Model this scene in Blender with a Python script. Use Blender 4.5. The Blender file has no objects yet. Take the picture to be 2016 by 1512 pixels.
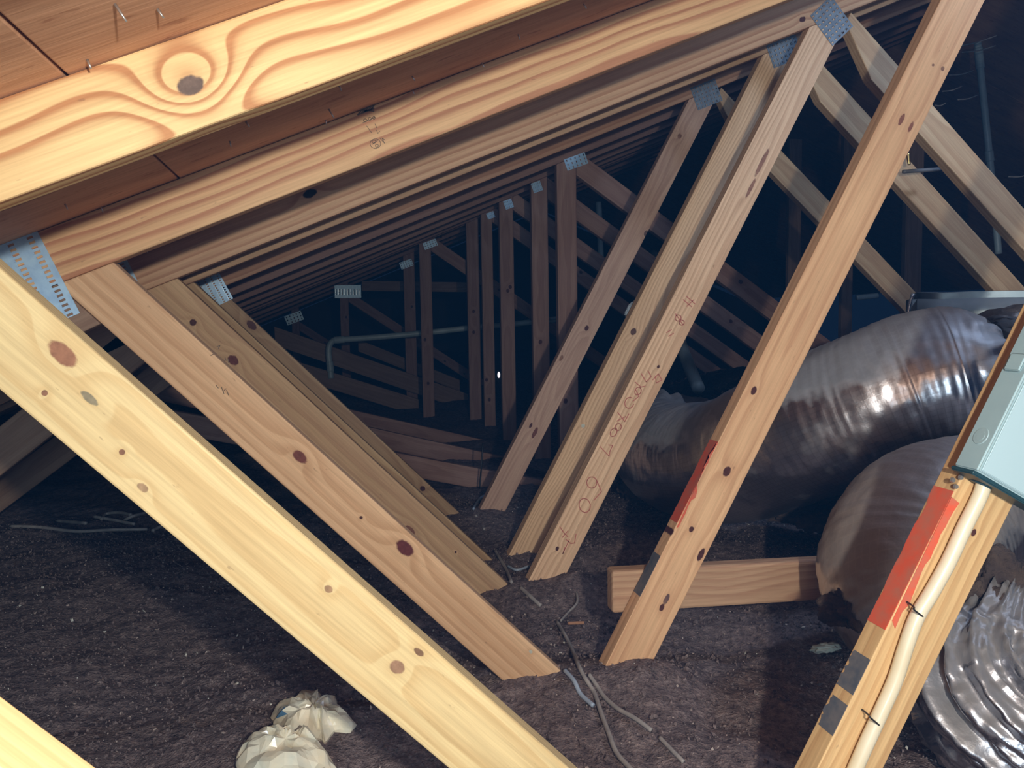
import bpy, bmesh, math, random
import numpy as np
from mathutils import Vector, Matrix, noise as mn

# ------------------------------------------------------------------ camera, world, lights, exposure
scene = bpy.context.scene
F, YAW, PITCH, ROLL = 1654.6, math.radians(12.161), math.radians(-4.872), math.radians(-0.9305)
FW = Vector((math.sin(YAW)*math.cos(PITCH), math.cos(YAW)*math.cos(PITCH), math.sin(PITCH)))
R0 = Vector((math.cos(YAW), -math.sin(YAW), 0)); U0 = R0.cross(FW)
RT = R0*math.cos(ROLL) + U0*math.sin(ROLL); UP = U0*math.cos(ROLL) - R0*math.sin(ROLL)
cam_data = bpy.data.cameras.new('camera'); cam_data.sensor_width = 36; cam_data.lens = F/2016*36
cam_data.clip_start = 0.02; cam_data.clip_end = 100
cam = bpy.data.objects.new('camera', cam_data); scene.collection.objects.link(cam)
m = Matrix.Identity(4)
for i in range(3):
    m[i][0], m[i][1], m[i][2] = RT[i], UP[i], -FW[i]
cam.matrix_world = m
scene.camera = cam
scene.view_settings.view_transform = 'Standard'; scene.view_settings.look = 'None'
scene.view_settings.gamma = 1; scene.view_settings.use_curve_mapping = False
scene.view_settings.exposure = 0.0
scene.cycles.use_denoising = True
scene.cycles.max_bounces = 5; scene.cycles.diffuse_bounces = 3; scene.cycles.glossy_bounces = 3

world = bpy.data.worlds.new('world'); scene.world = world; world.use_nodes = True
world.node_tree.nodes['Background'].inputs[0].default_value = (0.10, 0.22, 0.62, 1)
world.node_tree.nodes['Background'].inputs[1].default_value = 0.030

def lamp(name, kind, loc, energy, color, radius, aim=None, size=math.pi, blend=1.0):
    d = bpy.data.lights.new(name, kind); d.energy = energy; d.color = color; d.shadow_soft_size = radius
    o = bpy.data.objects.new(name, d); scene.collection.objects.link(o); o.location = loc
    if kind == 'SPOT':
        d.spot_size = size; d.spot_blend = blend
        o.rotation_euler = (Vector(aim)-Vector(loc)).to_track_quat('-Z', 'Y').to_euler()
    return o
# the work lamp held up to the right of the camera: it casts every visible shadow
lamp('work_lamp', 'SPOT', (0.185, -0.33, 0.148), 80, (1.0, 0.965, 0.90), 0.018, aim=(0.62, 2.0, 0.0), size=math.radians(158), blend=1.0)
# unseen cool light added off frame for the bluish glow at upper right
lamp('corner_glow_light', 'POINT', (1.95, 1.35, 1.02), 30, (0.45, 0.65, 1.0), 0.10)
lamp('fill_lamp', 'POINT', (-0.25, -1.2, -0.05), 100, (0.62, 0.82, 1.0), 0.30)  # unseen fill light added behind the camera to lift the shadows
# added blue haze volume, standing in for bluish veiling glare
hb = bpy.data.meshes.new('haze')
hb.from_pydata([(x, y, z) for x in (-2.6, 8.6) for y in (-1.4, 16.4) for z in (-.95, 1.95)], [], [(0, 1, 3, 2), (4, 6, 7, 5), (0, 4, 5, 1), (2, 3, 7, 6), (0, 2, 6, 4), (1, 5, 7, 3)])
hm = bpy.data.materials.new('veil_haze'); hm.use_nodes = True; hn = hm.node_tree; hn.nodes.clear()
ho = hn.nodes.new('ShaderNodeOutputMaterial'); hs = hn.nodes.new('ShaderNodeVolumeScatter')
hs.inputs['Color'].default_value = (0.07, 0.38, 1, 1); hs.inputs['Density'].default_value = 0.013
hn.links.new(hs.outputs[0], ho.inputs['Volume']); hb.materials.append(hm)
haze = bpy.data.objects.new('veil_haze', hb); scene.collection.objects.link(haze)
haze['kind'] = 'stuff'; haze['label'] = 'added bluish haze volume filling the attic air'; haze['category'] = 'haze'

# ------------------------------------------------------------------ helpers
rnd = random.Random(7)
MR, BR = 0.403, 0.2391          # underside of the rafters: z = MR*x + BR
MW, BW = -1.0304, -0.2703       # upper edge of the near falling webs
MC, BC = 1.8245, -1.6447        # left edge of the near rising webs
MD, BD = -0.906, 2.136          # upper edge of the webs falling right from the upper joint
WD, TH = 0.089, 0.038
FLOOR = -0.738
HY = math.hypot(1, MR)

def ray(u, v): return FW + RT*((u-1008)/F) - UP*((v-756)/F)
def at(u, v, Y):
    d = ray(u, v); return d*(Y/d.y)
def atz(u, v, zc): return ray(u, v)*zc
def atfloor(u, v, Z=FLOOR):
    d = ray(u, v); return d*(Z/d.z)
def onplane(u, v, p0, n):
    d = ray(u, v); n = Vector(n); return d*(Vector(p0).dot(n)/d.dot(n))
def onroof(u, v, off=0):
    d = ray(u, v); return d*((BR+off)/(d.z-MR*d.x))

def link(name, me, mat, parent=None, label=None):
    o = bpy.data.objects.new(name, me); scene.collection.objects.link(o)
    if mat is not None:
        for mm in (mat if isinstance(mat, (list, tuple)) else [mat]): me.materials.append(mm)
    if parent is not None: o.parent = parent
    if label: o['label'] = label
    return o
def tag(o, label, cat, group=None):
    o['label'] = label; o['category'] = cat
    if group: o['group'] = group
    return o
def thing(name, label, cat, loc=(0, 0, 0), group=None):
    o = bpy.data.objects.new(name, None); scene.collection.objects.link(o); o.location = loc
    o.empty_display_size = .05
    return tag(o, label, cat, group)
def bm_mesh(bm, smooth=False):
    me = bpy.data.meshes.new('mesh'); bm.normal_update(); bm.to_mesh(me); bm.free()
    if smooth: me.polygons.foreach_set('use_smooth', [True]*len(me.polygons))
    return me
def setloc(o, world_loc):
    o.location = Vector(world_loc) - (o.parent.location if o.parent else Vector((0, 0, 0)))

# ---- materials
def mat_new(name):
    mt = bpy.data.materials.new(name); mt.use_nodes = True
    nt = mt.node_tree; b = nt.nodes['Principled BSDF']; return mt, nt, b
def N(nt, t, **k):
    n = nt.nodes.new(t)
    for a, v in k.items(): setattr(n, a, v)
    return n
def ramp(nt, src, stops, interp='LINEAR'):
    r = N(nt, 'ShaderNodeValToRGB'); r.color_ramp.interpolation = interp
    e = r.color_ramp.elements
    e[0].position, e[0].color = stops[0][0], (*stops[0][1], 1)
    e[1].position, e[1].color = stops[-1][0], (*stops[-1][1], 1)
    for p_, c_ in stops[1:-1]:
        x = e.new(p_); x.color = (*c_, 1)
    nt.links.new(src, r.inputs[0]); return r.outputs[0]
def math_(nt, op, a, b=None, c=None, clamp=False):
    n = N(nt, 'ShaderNodeMath', operation=op); n.use_clamp = clamp
    for i, v in enumerate((a, b, c)):
        if v is None: continue
        if isinstance(v, (int, float)): n.inputs[i].default_value = v
        else: nt.links.new(v, n.inputs[i])
    return n.outputs[0]
def mixc(nt, fac, a, b, mode='MIX'):
    n = N(nt, 'ShaderNodeMix', data_type='RGBA', blend_type=mode)
    for i, v in ((0, fac), (6, a), (7, b)):
        if isinstance(v, (int, float)): n.inputs[i].default_value = v
        elif isinstance(v, tuple): n.inputs[i].default_value = (*v, 1)
        else: nt.links.new(v, n.inputs[i])
    return n.outputs[2]
def noise_(nt, vec, scale, detail=3, rough=.5, seed=0.0):
    n = N(nt, 'ShaderNodeTexNoise'); n.noise_dimensions = '4D'
    n.inputs['W'].default_value = seed
    n.inputs['Scale'].default_value = scale; n.inputs['Detail'].default_value = detail
    n.inputs['Roughness'].default_value = rough; nt.links.new(vec, n.inputs['Vector']); return n.outputs['Fac']
def mapping(nt, vec, scale=(1, 1, 1), loc=(0, 0, 0)):
    n = N(nt, 'ShaderNodeMapping'); n.inputs['Scale'].default_value = scale; n.inputs['Location'].default_value = loc
    nt.links.new(vec, n.inputs['Vector']); return n.outputs[0]

def wood(name, light=(.66, .44, .22), dark=(.42, .21, .085), ring=.011, oy=.06, oz=0.0, seed=1.0, knots=(), wav=.02,
         contrast=.8, grime=.25, tint=None, rough=.62):
    """pine lumber; object x runs along the board, z across the face, y through it.  knots: (x, z, half-length, half-width, colour)"""
    mt, nt, b = mat_new(name)
    tc = N(nt, 'ShaderNodeTexCoord').outputs['Object']
    sep = N(nt, 'ShaderNodeSeparateXYZ'); nt.links.new(tc, sep.inputs[0]); X, Y, Z = sep.outputs
    n1 = noise_(nt, mapping(nt, tc, (1.6, 5, 5)), 1.0, 2, .5, seed)
    n2 = noise_(nt, mapping(nt, tc, (4.5, 14, 14)), 1.0, 2, .5, seed+3)
    yy = math_(nt, 'ADD', Y, oy)
    zz = math_(nt, 'ADD', Z, oz)
    zz = math_(nt, 'ADD', zz, math_(nt, 'MULTIPLY', math_(nt, 'SUBTRACT', n1, .5), wav*3))
    r = math_(nt, 'SQRT', math_(nt, 'ADD', math_(nt, 'MULTIPLY', yy, yy), math_(nt, 'MULTIPLY', zz, zz)))
    r = math_(nt, 'ADD', r, math_(nt, 'MULTIPLY', math_(nt, 'SUBTRACT', n1, .5), wav*2.2))
    r = math_(nt, 'ADD', r, math_(nt, 'MULTIPLY', math_(nt, 'SUBTRACT', n2, .5), wav*.5))
    masks = []
    for kn in knots:
        kx, kz, hl, hw, kc = kn[:5]; amp, spread = kn[5:] if len(kn) > 5 else (max(hw, .004)*1.3, .16)
        dx = math_(nt, 'DIVIDE', math_(nt, 'SUBTRACT', X, kx), hl)
        dz = math_(nt, 'DIVIDE', math_(nt, 'SUBTRACT', Z, kz), hw)
        d2 = math_(nt, 'ADD', math_(nt, 'MULTIPLY', dx, dx), math_(nt, 'MULTIPLY', dz, dz))
        bend = math_(nt, 'EXPONENT', math_(nt, 'MULTIPLY', d2, -spread))
        r = math_(nt, 'ADD', r, math_(nt, 'MULTIPLY', bend, amp))
        nk = noise_(nt, mapping(nt, tc, (1, 1, 1), (kx, 0, kz)), 110, 3, .6, seed)
        dd = math_(nt, 'ADD', d2, math_(nt, 'MULTIPLY', math_(nt, 'SUBTRACT', nk, .5), 1.1))
        mk = N(nt, 'ShaderNodeMapRange', interpolation_type='SMOOTHSTEP')
        mk.inputs['From Min'].default_value = 1.25; mk.inputs['From Max'].default_value = .7
        nt.links.new(dd, mk.inputs['Value'])
        halo = math_(nt, 'MULTIPLY', math_(nt, 'EXPONENT', math_(nt, 'MULTIPLY', d2, -.45)), .4)
        masks.append((mk.outputs[0], halo, kc, nk))
    ph = math_(nt, 'FRACT', math_(nt, 'DIVIDE', r, ring))
    lm = contrast
    mid = tuple(light[i]*.72+dark[i]*.28 for i in range(3))
    dk = tuple(light[i]*(1-lm)+dark[i]*lm for i in range(3))
    col = ramp(nt, ph, [(0, light), (.28, light), (.55, mid), (.78, dk), (.92, dk), (1, light)])
    fib = noise_(nt, mapping(nt, tc, (7, 240, 240)), 1.0, 3, .6, seed+5)
    col = mixc(nt, .5, col, ramp(nt, fib, [(.3, (.66, .60, .54)), (.7, (1.16, 1.14, 1.10))]), 'MULTIPLY')
    big = noise_(nt, mapping(nt, tc, (2.2, 9, 9)), 1.0, 3, .55, seed+8)
    col = mixc(nt, math_(nt, 'MULTIPLY', ramp(nt, big, [(.42, (0, 0, 0)), (.68, (1, 1, 1))]), grime), col,
               tuple(dark[i]*.85 for i in range(3)))
    sp = noise_(nt, mapping(nt, tc, (60, 160, 160)), 1.0, 2, .5, seed+11)
    col = mixc(nt, math_(nt, 'MULTIPLY', ramp(nt, sp, [(.70, (0, 0, 0)), (.76, (1, 1, 1))]), .35), col, (.16, .08, .05))
    for mk, halo, kc, nk in masks:
        col = mixc(nt, halo, col, tuple(light[i]*.45+dark[i]*.5 for i in range(3)))
        kcol = mixc(nt, nk, tuple(c*.35 for c in kc), tuple(min(1, c*1.35) for c in kc))
        col = mixc(nt, mk, col, kcol)
    if tint: col = mixc(nt, 1.0, col, tint, 'MULTIPLY')
    nt.links.new(col, b.inputs['Base Color'])
    b.inputs['Roughness'].default_value = rough; b.inputs['Specular IOR Level'].default_value = .25
    bp = N(nt, 'ShaderNodeBump'); bp.inputs['Strength'].default_value = .12; bp.inputs['Distance'].default_value = .001
    nt.links.new(fib, bp.inputs['Height']); nt.links.new(bp.outputs[0], b.inputs['Normal'])
    return mt
def plain(name, col, rough=.5, metal=0.0, bump=None, var=None, spec=.5, coat=0):
    mt, nt, b = mat_new(name)
    b.inputs['Base Color'].default_value = (*col, 1); b.inputs['Roughness'].default_value = rough
    b.inputs['Metallic'].default_value = metal; b.inputs['Specular IOR Level'].default_value = spec
    b.inputs['Coat Weight'].default_value = coat
    tc = N(nt, 'ShaderNodeTexCoord').outputs['Object']
    if var:
        f = noise_(nt, tc, var[0], 3, .6, 2.0)
        nt.links.new(mixc(nt, ramp(nt, f, [(.35, (0, 0, 0)), (.65, (1, 1, 1))]), col, var[1]), b.inputs['Base Color'])
    if bump:
        f = noise_(nt, tc, bump[0], 3, .6, 5.0)
        bp = N(nt, 'ShaderNodeBump'); bp.inputs['Strength'].default_value = bump[1]; bp.inputs['Distance'].default_value = bump[2]
        nt.links.new(f, bp.inputs['Height']); nt.links.new(bp.outputs[0], b.inputs['Normal'])
    return mt
def foil(name, base=(.62, .62, .65), dust=(.20, .19, .185), lo=.10, hi=.55, rough=.2, fine=60, strength=.4, scrim=0.0, brown=.25):
    """creased aluminium foil; dust settles where the sheet faces up, brown fibre clings in patches"""
    mt, nt, b = mat_new(name)
    tc = N(nt, 'ShaderNodeTexCoord').outputs['Object']
    ge = N(nt, 'ShaderNodeNewGeometry'); sp = N(nt, 'ShaderNodeSeparateXYZ'); nt.links.new(ge.outputs['Normal'], sp.inputs[0])
    d = noise_(nt, tc, 9, 5, .6, 4.0); e = noise_(nt, tc, 30, 3, .6, 6.0)
    k = math_(nt, 'ADD', sp.outputs[2], math_(nt, 'MULTIPLY', math_(nt, 'SUBTRACT', d, .5), .8))
    fac = ramp(nt, k, [(max(lo, 0), (.0, .0, .0)), (hi, (1, 1, 1))])
    fac = math_(nt, 'MULTIPLY', fac, .88)
    dcol = mixc(nt, e, tuple(c*.75 for c in dust), tuple(c*1.25 for c in dust))
    col = mixc(nt, fac, base, dcol)
    bf = math_(nt, 'MULTIPLY', ramp(nt, noise_(nt, tc, 6, 4, .65, 12.0), [(.56, (0, 0, 0)), (.66, (1, 1, 1))]), brown)
    col = mixc(nt, bf, col, (.10, .065, .05))
    fac = math_(nt, 'MAXIMUM', fac, bf)
    f = noise_(nt, tc, fine, 3, .55, 9.0)
    v = N(nt, 'ShaderNodeTexVoronoi'); v.inputs['Scale'].default_value = fine*.45; nt.links.new(tc, v.inputs['Vector'])
    h = math_(nt, 'ADD', f, math_(nt, 'MULTIPLY', v.outputs['Distance'], .8))
    at_l = N(nt, 'ShaderNodeAttribute', attribute_name='along').outputs['Fac']; at_a = N(nt, 'ShaderNodeAttribute', attribute_name='around').outputs['Fac']
    if scrim:
        g1 = math_(nt, 'LESS_THAN', math_(nt, 'FRACT', math_(nt, 'DIVIDE', at_l, .013)), .14)
        g2 = math_(nt, 'LESS_THAN', math_(nt, 'FRACT', math_(nt, 'DIVIDE', at_a, .013)), .14)
        g = math_(nt, 'MAXIMUM', g1, g2)
        h = math_(nt, 'ADD', h, math_(nt, 'MULTIPLY', g, scrim))
        col = mixc(nt, math_(nt, 'MULTIPLY', g, .25), col, tuple(min(1, c*1.5) for c in dust))
    nt.links.new(col, b.inputs['Base Color'])
    nt.links.new(math_(nt, 'SUBTRACT', 1.0, math_(nt, 'MULTIPLY', fac, .85)), b.inputs['Metallic'])
    nt.links.new(math_(nt, 'ADD', rough, math_(nt, 'MULTIPLY', fac, .28)), b.inputs['Roughness'])
    bp = N(nt, 'ShaderNodeBump'); bp.inputs['Strength'].default_value = strength; bp.inputs['Distance'].default_value = .005
    nt.links.new(h, bp.inputs['Height']); nt.links.new(bp.outputs[0], b.inputs['Normal'])
    return mt

KD = (.10, .035, .03); KM = (.30, .15, .09)
M = {}
M['galv'] = plain('galvanised', (.36, .54, .74), .42, .3, var=(60, (.46, .66, .82)))
M['galv_dimmed'] = plain('galvanised_dimmed', (.17, .20, .24), .6, .2, var=(60, (.24, .28, .32)))  # darker copy for the upper plates, offsets the cool light beside them
M['tooth'] = plain('bright_teeth', (.75, .85, .92), .3, .8)
M['slot'] = plain('slot_wood', (.36, .24, .17), .7)
M['nail'] = plain('nail_steel', (.55, .52, .48), .35, .8)
M['red'] = plain('red_spray_paint', (.70, .10, .045), .55, var=(38, (.52, .15, .09)))
M['redfaint'] = plain('red_crayon', (.55, .17, .13), .7)
M['grey'] = plain('grey_spray_paint', (.085, .095, .115), .6, var=(60, (.15, .14, .14)))
M['ink'] = plain('stamp_ink', (.13, .09, .06), .7)
M['pvc'] = plain('white_pvc', (.42, .52, .56), .4, var=(9, (.32, .40, .42)))
M['cable'] = plain('grey_cable', (.40, .36, .33), .5, var=(30, (.24, .22, .21)))
M['cable_blue'] = plain('pale_cable', (.34, .40, .48), .45)
M['tie'] = plain('black_tie', (.012, .012, .014), .4)
M['conduit'] = plain('cream_cable', (.72, .62, .42), .38, var=(14, (.78, .70, .52)), coat=.2)
M['box'] = plain('grey_enamel', (.36, .50, .52), .45, var=(25, (.33, .46, .49)))
M['box_dark'] = plain('dark_fitting', (.02, .06, .075), .45)
M['brass'] = plain('brass', (.8, .6, .25), .25, 1.0)
M['bag'] = plain('cream_plastic', (.92, .80, .58), .28, bump=(45, .25, .004), var=(16, (.72, .73, .60)), coat=.3)
M['bag_blue'] = plain('blue_print', (.10, .22, .36), .4)
M['scrap'] = plain('white_scrap', (.66, .68, .58), .5)
M['foil'] = foil('foil_clean', base=(.86, .86, .90), dust=(.27, .27, .285), lo=.22, hi=.50, rough=.29, fine=45, strength=.16, scrim=.2, brown=.18)
M['foil_dark'] = foil('foil_dark', base=(.30, .30, .33), dust=(.10, .085, .08), lo=-.1, hi=.3, rough=.2, fine=50, strength=.5, brown=.6)
M['foil_dusty'] = foil('foil_dusty', base=(.50, .50, .53), dust=(.25, .215, .19), lo=.0, hi=.25, rough=.3, fine=40, strength=.4, scrim=.5, brown=.3)
M['foil_crumple'] = foil('foil_crumpled', base=(.52, .54, .60), dust=(.20, .18, .165), lo=.1, hi=.7, rough=.20, fine=60, strength=.30, brown=.6)
M['foil_box'] = foil('foil_board', base=(.20, .24, .26), dust=(.16, .17, .175), lo=.0, hi=.3, rough=.45, fine=25, strength=.15, brown=.3)
M['torn'] = plain('dark_fibre', (.045, .030, .028), .9, bump=(70, .8, .01), var=(25, (.085, .055, .04)))

# ---- polygon tools in the x-z plane
def clip(poly, a, b, c):
    """keep the side a*x + b*z + c <= 0"""
    out = []
    for i in range(len(poly)):
        p, q = poly[i], poly[(i+1) % len(poly)]
        fp, fq = a*p[0]+b*p[1]+c, a*q[0]+b*q[1]+c
        if fp <= 0: out.append(p)
        if fp*fq < 0:
            t = fp/(fp-fq); out.append((p[0]+t*(q[0]-p[0]), p[1]+t*(q[1]-p[1])))
    return out
def strip(mm, bb, x0, x1, side, w=WD):
    """lumber strip whose edge is z = mm x + bb; side -1 lies below/right of the edge, +1 above it"""
    off = side*w*math.hypot(1, mm)
    return [(x0, mm*x0+bb), (x1, mm*x1+bb), (x1, mm*x1+bb+off), (x0, mm*x0+bb+off)]
def below_rafter(poly, gap=.0006): return clip(poly, -MR, 1, -(BR-gap))
def lumber(name, poly, Y0, mm, mat, parent=None, th=TH, label=None, bev=.0028, origin=None):
    """board cut from polygon poly (x-z plane), front face at Y0; local x runs along slope mm"""
    ang = math.atan(mm); ca, sa = math.cos(ang), math.sin(ang)
    if origin is None:
        cx = sum(p[0] for p in poly)/len(poly); cz = sum(p[1] for p in poly)/len(poly)
    else: cx, cz = origin
    loc = [((x-cx)*ca+(z-cz)*sa, -(x-cx)*sa+(z-cz)*ca) for x, z in poly]
    area = sum(loc[i][0]*loc[(i+1) % len(loc)][1]-loc[(i+1) % len(loc)][0]*loc[i][1] for i in range(len(loc)))
    if area < 0: loc = loc[::-1]
    bm = bmesh.new()
    fr = [bm.verts.new((x, 0, z)) for x, z in loc]; bk = [bm.verts.new((x, th, z)) for x, z in loc]
    n = len(fr)
    bm.faces.new(fr); bm.faces.new(bk[::-1])
    for i in range(n): bm.faces.new((fr[(i+1) % n], fr[i], bk[i], bk[(i+1) % n]))
    bmesh.ops.recalc_face_normals(bm, faces=bm.faces)
    if bev: bmesh.ops.bevel(bm, geom=list(bm.edges), offset=bev, segments=2, affect='EDGES', profile=.5)
    o = link(name, bm_mesh(bm), mat, parent, label)
    o.rotation_euler = (0, -ang, 0)
    setloc(o, (cx, Y0, cz))
    return o
def local_xz(px, Y, mm, origin):
    """pixel on the face at depth Y -> board coordinates (along, across)"""
    P = at(px[0], px[1], Y); ang = math.atan(mm); ca, sa = math.cos(ang), math.sin(ang)
    x, z = P.x-origin[0], P.z-origin[1]
    return x*ca+z*sa, -x*sa+z*ca
def knots_px(lst, Y, mm, origin):
    out = []
    for (u, v, hl, hw, c) in lst:
        x, z = local_xz((u, v), Y, mm, origin); out.append((x, z, hl, hw, c))
    return out

def decal(name, pts, nrm, mat, parent, th=.0006, label=None):
    """a thin skin of paint on a board: pts are world points on the board's face, nrm its outward normal"""
    nrm = Vector(nrm).normalized(); bm = bmesh.new()
    base = parent
    wl = Vector(parent.location) + (parent.parent.location if parent.parent else Vector())
    Mi = (Matrix.Translation(wl) @ parent.rotation_euler.to_matrix().to_4x4()).inverted()
    a = [bm.verts.new(Mi @ (Vector(p)+nrm*th)) for p in pts]
    b_ = [bm.verts.new(Mi @ (Vector(p)-nrm*.0004)) for p in pts]
    n = len(a); bm.faces.new(a); bm.faces.new(b_[::-1])
    for i in range(n): bm.faces.new((a[i], b_[i], b_[(i+1) % n], a[(i+1) % n]))
    bmesh.ops.recalc_face_normals(bm, faces=bm.faces)
    bmesh.ops.triangulate(bm, faces=[f for f in bm.faces if len(f.verts) > 4])
    return link(name, bm_mesh(bm), mat, parent, label)

def tube_bm(bm, pts, rad, seg=10, closed=True, disp=None, rings=None):
    """sweep a circle along pts (Catmull-Rom smoothed)"""
    P = [Vector(p) for p in pts]; R = rad if isinstance(rad, (list, tuple)) else [rad]*len(P)
    rings = rings or 6
    C, RR = [], []
    for i in range(len(P)-1):
        p0, p1, p2, p3 = P[max(i-1, 0)], P[i], P[i+1], P[min(i+2, len(P)-1)]
        for k in range(rings):
            t = k/rings
            C.append(.5*((2*p1)+(p2-p0)*t+(2*p0-5*p1+4*p2-p3)*t*t+(3*p1-p0-3*p2+p3)*t**3)); RR.append(R[i]+(R[i+1]-R[i])*t)
    C.append(P[-1]); RR.append(R[-1])
    la = bm.verts.layers.float.get('along') or bm.verts.layers.float.new('along'); lb = bm.verts.layers.float.get('around') or bm.verts.layers.float.new('around')
    up = Vector((0, 0, 1)); prev = None; L = 0
    tgt = (C[1]-C[0]).normalized()
    nrm = tgt.cross(Vector((0.3, .2, 1))).normalized()
    for i, c in enumerate(C):
        t = ((C[min(i+1, len(C)-1)]-C[max(i-1, 0)])).normalized()
        nrm = (nrm-t*nrm.dot(t)).normalized(); bi = t.cross(nrm)
        if i: L += (C[i]-C[i-1]).length
        ring = []
        for s in range(seg):
            a = 2*math.pi*s/seg; dr = nrm*math.cos(a)+bi*math.sin(a)
            r = RR[i]
            p = c+dr*r
            if disp: p = c+dr*(r+disp(p, L, a, i/(len(C)-1)))
            vv = bm.verts.new(p); vv[la] = L; vv[lb] = abs(a-math.pi)*RR[i]; ring.append(vv)
        if prev:
            for s in range(seg): bm.faces.new((prev[s], prev[(s+1) % seg], ring[(s+1) % seg], ring[s]))
        elif closed: bm.faces.new(ring[::-1])
        prev = ring
    if closed: bm.faces.new(prev)
    return bm
def tube(name, pts, rad, mat, parent=None, seg=10, disp=None, rings=6, label=None, closed=True):
    c = Vector(pts[0]); bm = bmesh.new()
    tube_bm(bm, [Vector(p)-c for p in pts], rad, seg, closed, (lambda p, L, a, t: disp(p+c, L, a, t)) if disp else None, rings)
    bmesh.ops.recalc_face_normals(bm, faces=bm.faces)
    o = link(name, bm_mesh(bm, True), mat, parent, label); setloc(o, c); return o
def box_bm(bm, lo, hi, mtx=None):
    r = bmesh.ops.create_cube(bm, size=1)['verts']
    s = [hi[i]-lo[i] for i in range(3)]; c = [(hi[i]+lo[i])/2 for i in range(3)]
    for v in r:
        v.co = Vector((v.co.x*s[0]+c[0], v.co.y*s[1]+c[1], v.co.z*s[2]+c[2]))
        if mtx: v.co = mtx @ v.co
    return r

def plate(parent, cx, cz, w, h, ang, Y, nc, nr, label=None, bright=False, dimmed=False):
    """toothed connector plate: sheet with punched slots and the little bent teeth beside them"""
    bm = bmesh.new(); cw, ch = w/nc, h/nr; t = .0012
    xs = [-w/2]; zs = [-h/2]
    for i in range(nc): xs += [-w/2+cw*(i+.34), -w/2+cw*(i+.68)]
    xs.append(w/2)
    for j in range(nr): zs += [-h/2+ch*(j+.22), -h/2+ch*(j+.70)]
    zs.append(h/2)
    V = {}
    def v(i, j, k):
        if (i, j, k) not in V: V[(i, j, k)] = bm.verts.new((xs[i], -t if k == 0 else 0, zs[j]))
        return V[(i, j, k)]
    solid = lambda i, j: 0 <= i < len(xs)-1 and 0 <= j < len(zs)-1 and not (i % 2 == 1 and j % 2 == 1)
    for i in range(len(xs)-1):
        for j in range(len(zs)-1):
            if not solid(i, j): continue
            bm.faces.new((v(i, j, 0), v(i+1, j, 0), v(i+1, j+1, 0), v(i, j+1, 0)))
            for (di, dj, a, b_) in ((-1, 0, (i, j), (i, j+1)), (1, 0, (i+1, j+1), (i+1, j)), (0, -1, (i+1, j), (i, j)), (0, 1, (i, j+1), (i+1, j+1))):
                if not solid(i+di, j+dj):
                    bm.faces.new((v(*a, 0), v(*b_, 0), v(*b_, 1), v(*a, 1)))
    gm = M['galv_dimmed'] if dimmed else M['galv']
    o = link('connector_plate', bm_mesh(bm), gm, parent, label or 'galvanised toothed plate')
    o.rotation_euler = (0, -ang, 0); setloc(o, (cx, Y-.0004, cz))
    tb = bmesh.new()
    for i in range(nc):
        for j in range(nr):
            x0 = xs[1+2*i]; z0 = zs[1+2*j]; z1 = zs[2+2*j]
            box_bm(tb, (x0-.0006, -.0034, z0), (x0+.0010, -t, z1))
    to = link('plate_teeth', bm_mesh(tb), M['tooth'] if bright else gm, o); to['kind'] = 'stuff'
    return o

# ------------------------------------------------------------------ floor of loose insulation
_rs = np.random.RandomState(5); LAT = _rs.rand(256, 256)
def vn(x, y, s, k=0):
    x = x*s+k*17.3; y = y*s+k*9.1
    xi = np.floor(x).astype(int); yi = np.floor(y).astype(int); fx = x-xi; fy = y-yi
    fx = fx*fx*(3-2*fx); fy = fy*fy*(3-2*fy)
    g = lambda a, b: LAT[a % 256, b % 256]
    return (g(xi, yi)*(1-fx)+g(xi+1, yi)*fx)*(1-fy)+(g(xi, yi+1)*(1-fx)+g(xi+1, yi+1)*fx)*fy-.5
MOUNDS = [(0.47, 1.55, .035, .16), (0.50, 2.17, .035, .13), (0.50, 2.42, .03, .12), (0.50, 2.96, .03, .16),
          (0.62, 1.52, .03, .07), (0.62, 2.14, .03, .07), (.34, 1.58, .02, .1), (0.85, 2.35, .06, .22), (-.5, 2.6, .03, .5), (1.05, 1.3, -.02, .25),
          (0.30, 1.2, .02, .2), (-.35, 1.9, -.02, .35)]
def height(x, y):
    x = np.asarray(x, float); y = np.asarray(y, float)
    h = FLOOR-.012 + .05*vn(x, y, 1.3, 1)+.028*vn(x, y, 4, 2)+.016*vn(x, y, 11, 3)+.010*vn(x, y, 28, 4)+.006*vn(x, y, 70, 5)
    for cx, cy, a, s in MOUNDS: h = h+a*np.exp(-((x-cx)**2+(y-cy)**2)/(s*s))
    return h
def hz(x, y): return float(height(x, y))
def grid(xs, ys, mat, name):
    X, Yy = np.meshgrid(xs, ys); Z = height(X, Yy)
    co = np.stack([X, Yy, Z], -1).reshape(-1, 3); nx, ny = len(xs), len(ys)
    idx = np.arange(nx*ny).reshape(ny, nx)
    q = np.stack([idx[:-1, :-1], idx[:-1, 1:], idx[1:, 1:], idx[1:, :-1]], -1).reshape(-1, 4)
    me = bpy.data.meshes.new('mesh'); me.vertices.add(len(co)); me.vertices.foreach_set('co', co.ravel())
    me.loops.add(q.size); me.loops.foreach_set('vertex_index', q.ravel()); me.polygons.add(len(q))
    me.polygons.foreach_set('loop_start', np.arange(0, q.size, 4)); me.polygons.foreach_set('loop_total', np.full(len(q), 4))
    me.polygons.foreach_set('use_smooth', np.ones(len(q), bool)); me.update()
    return link(name, me, mat)
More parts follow.
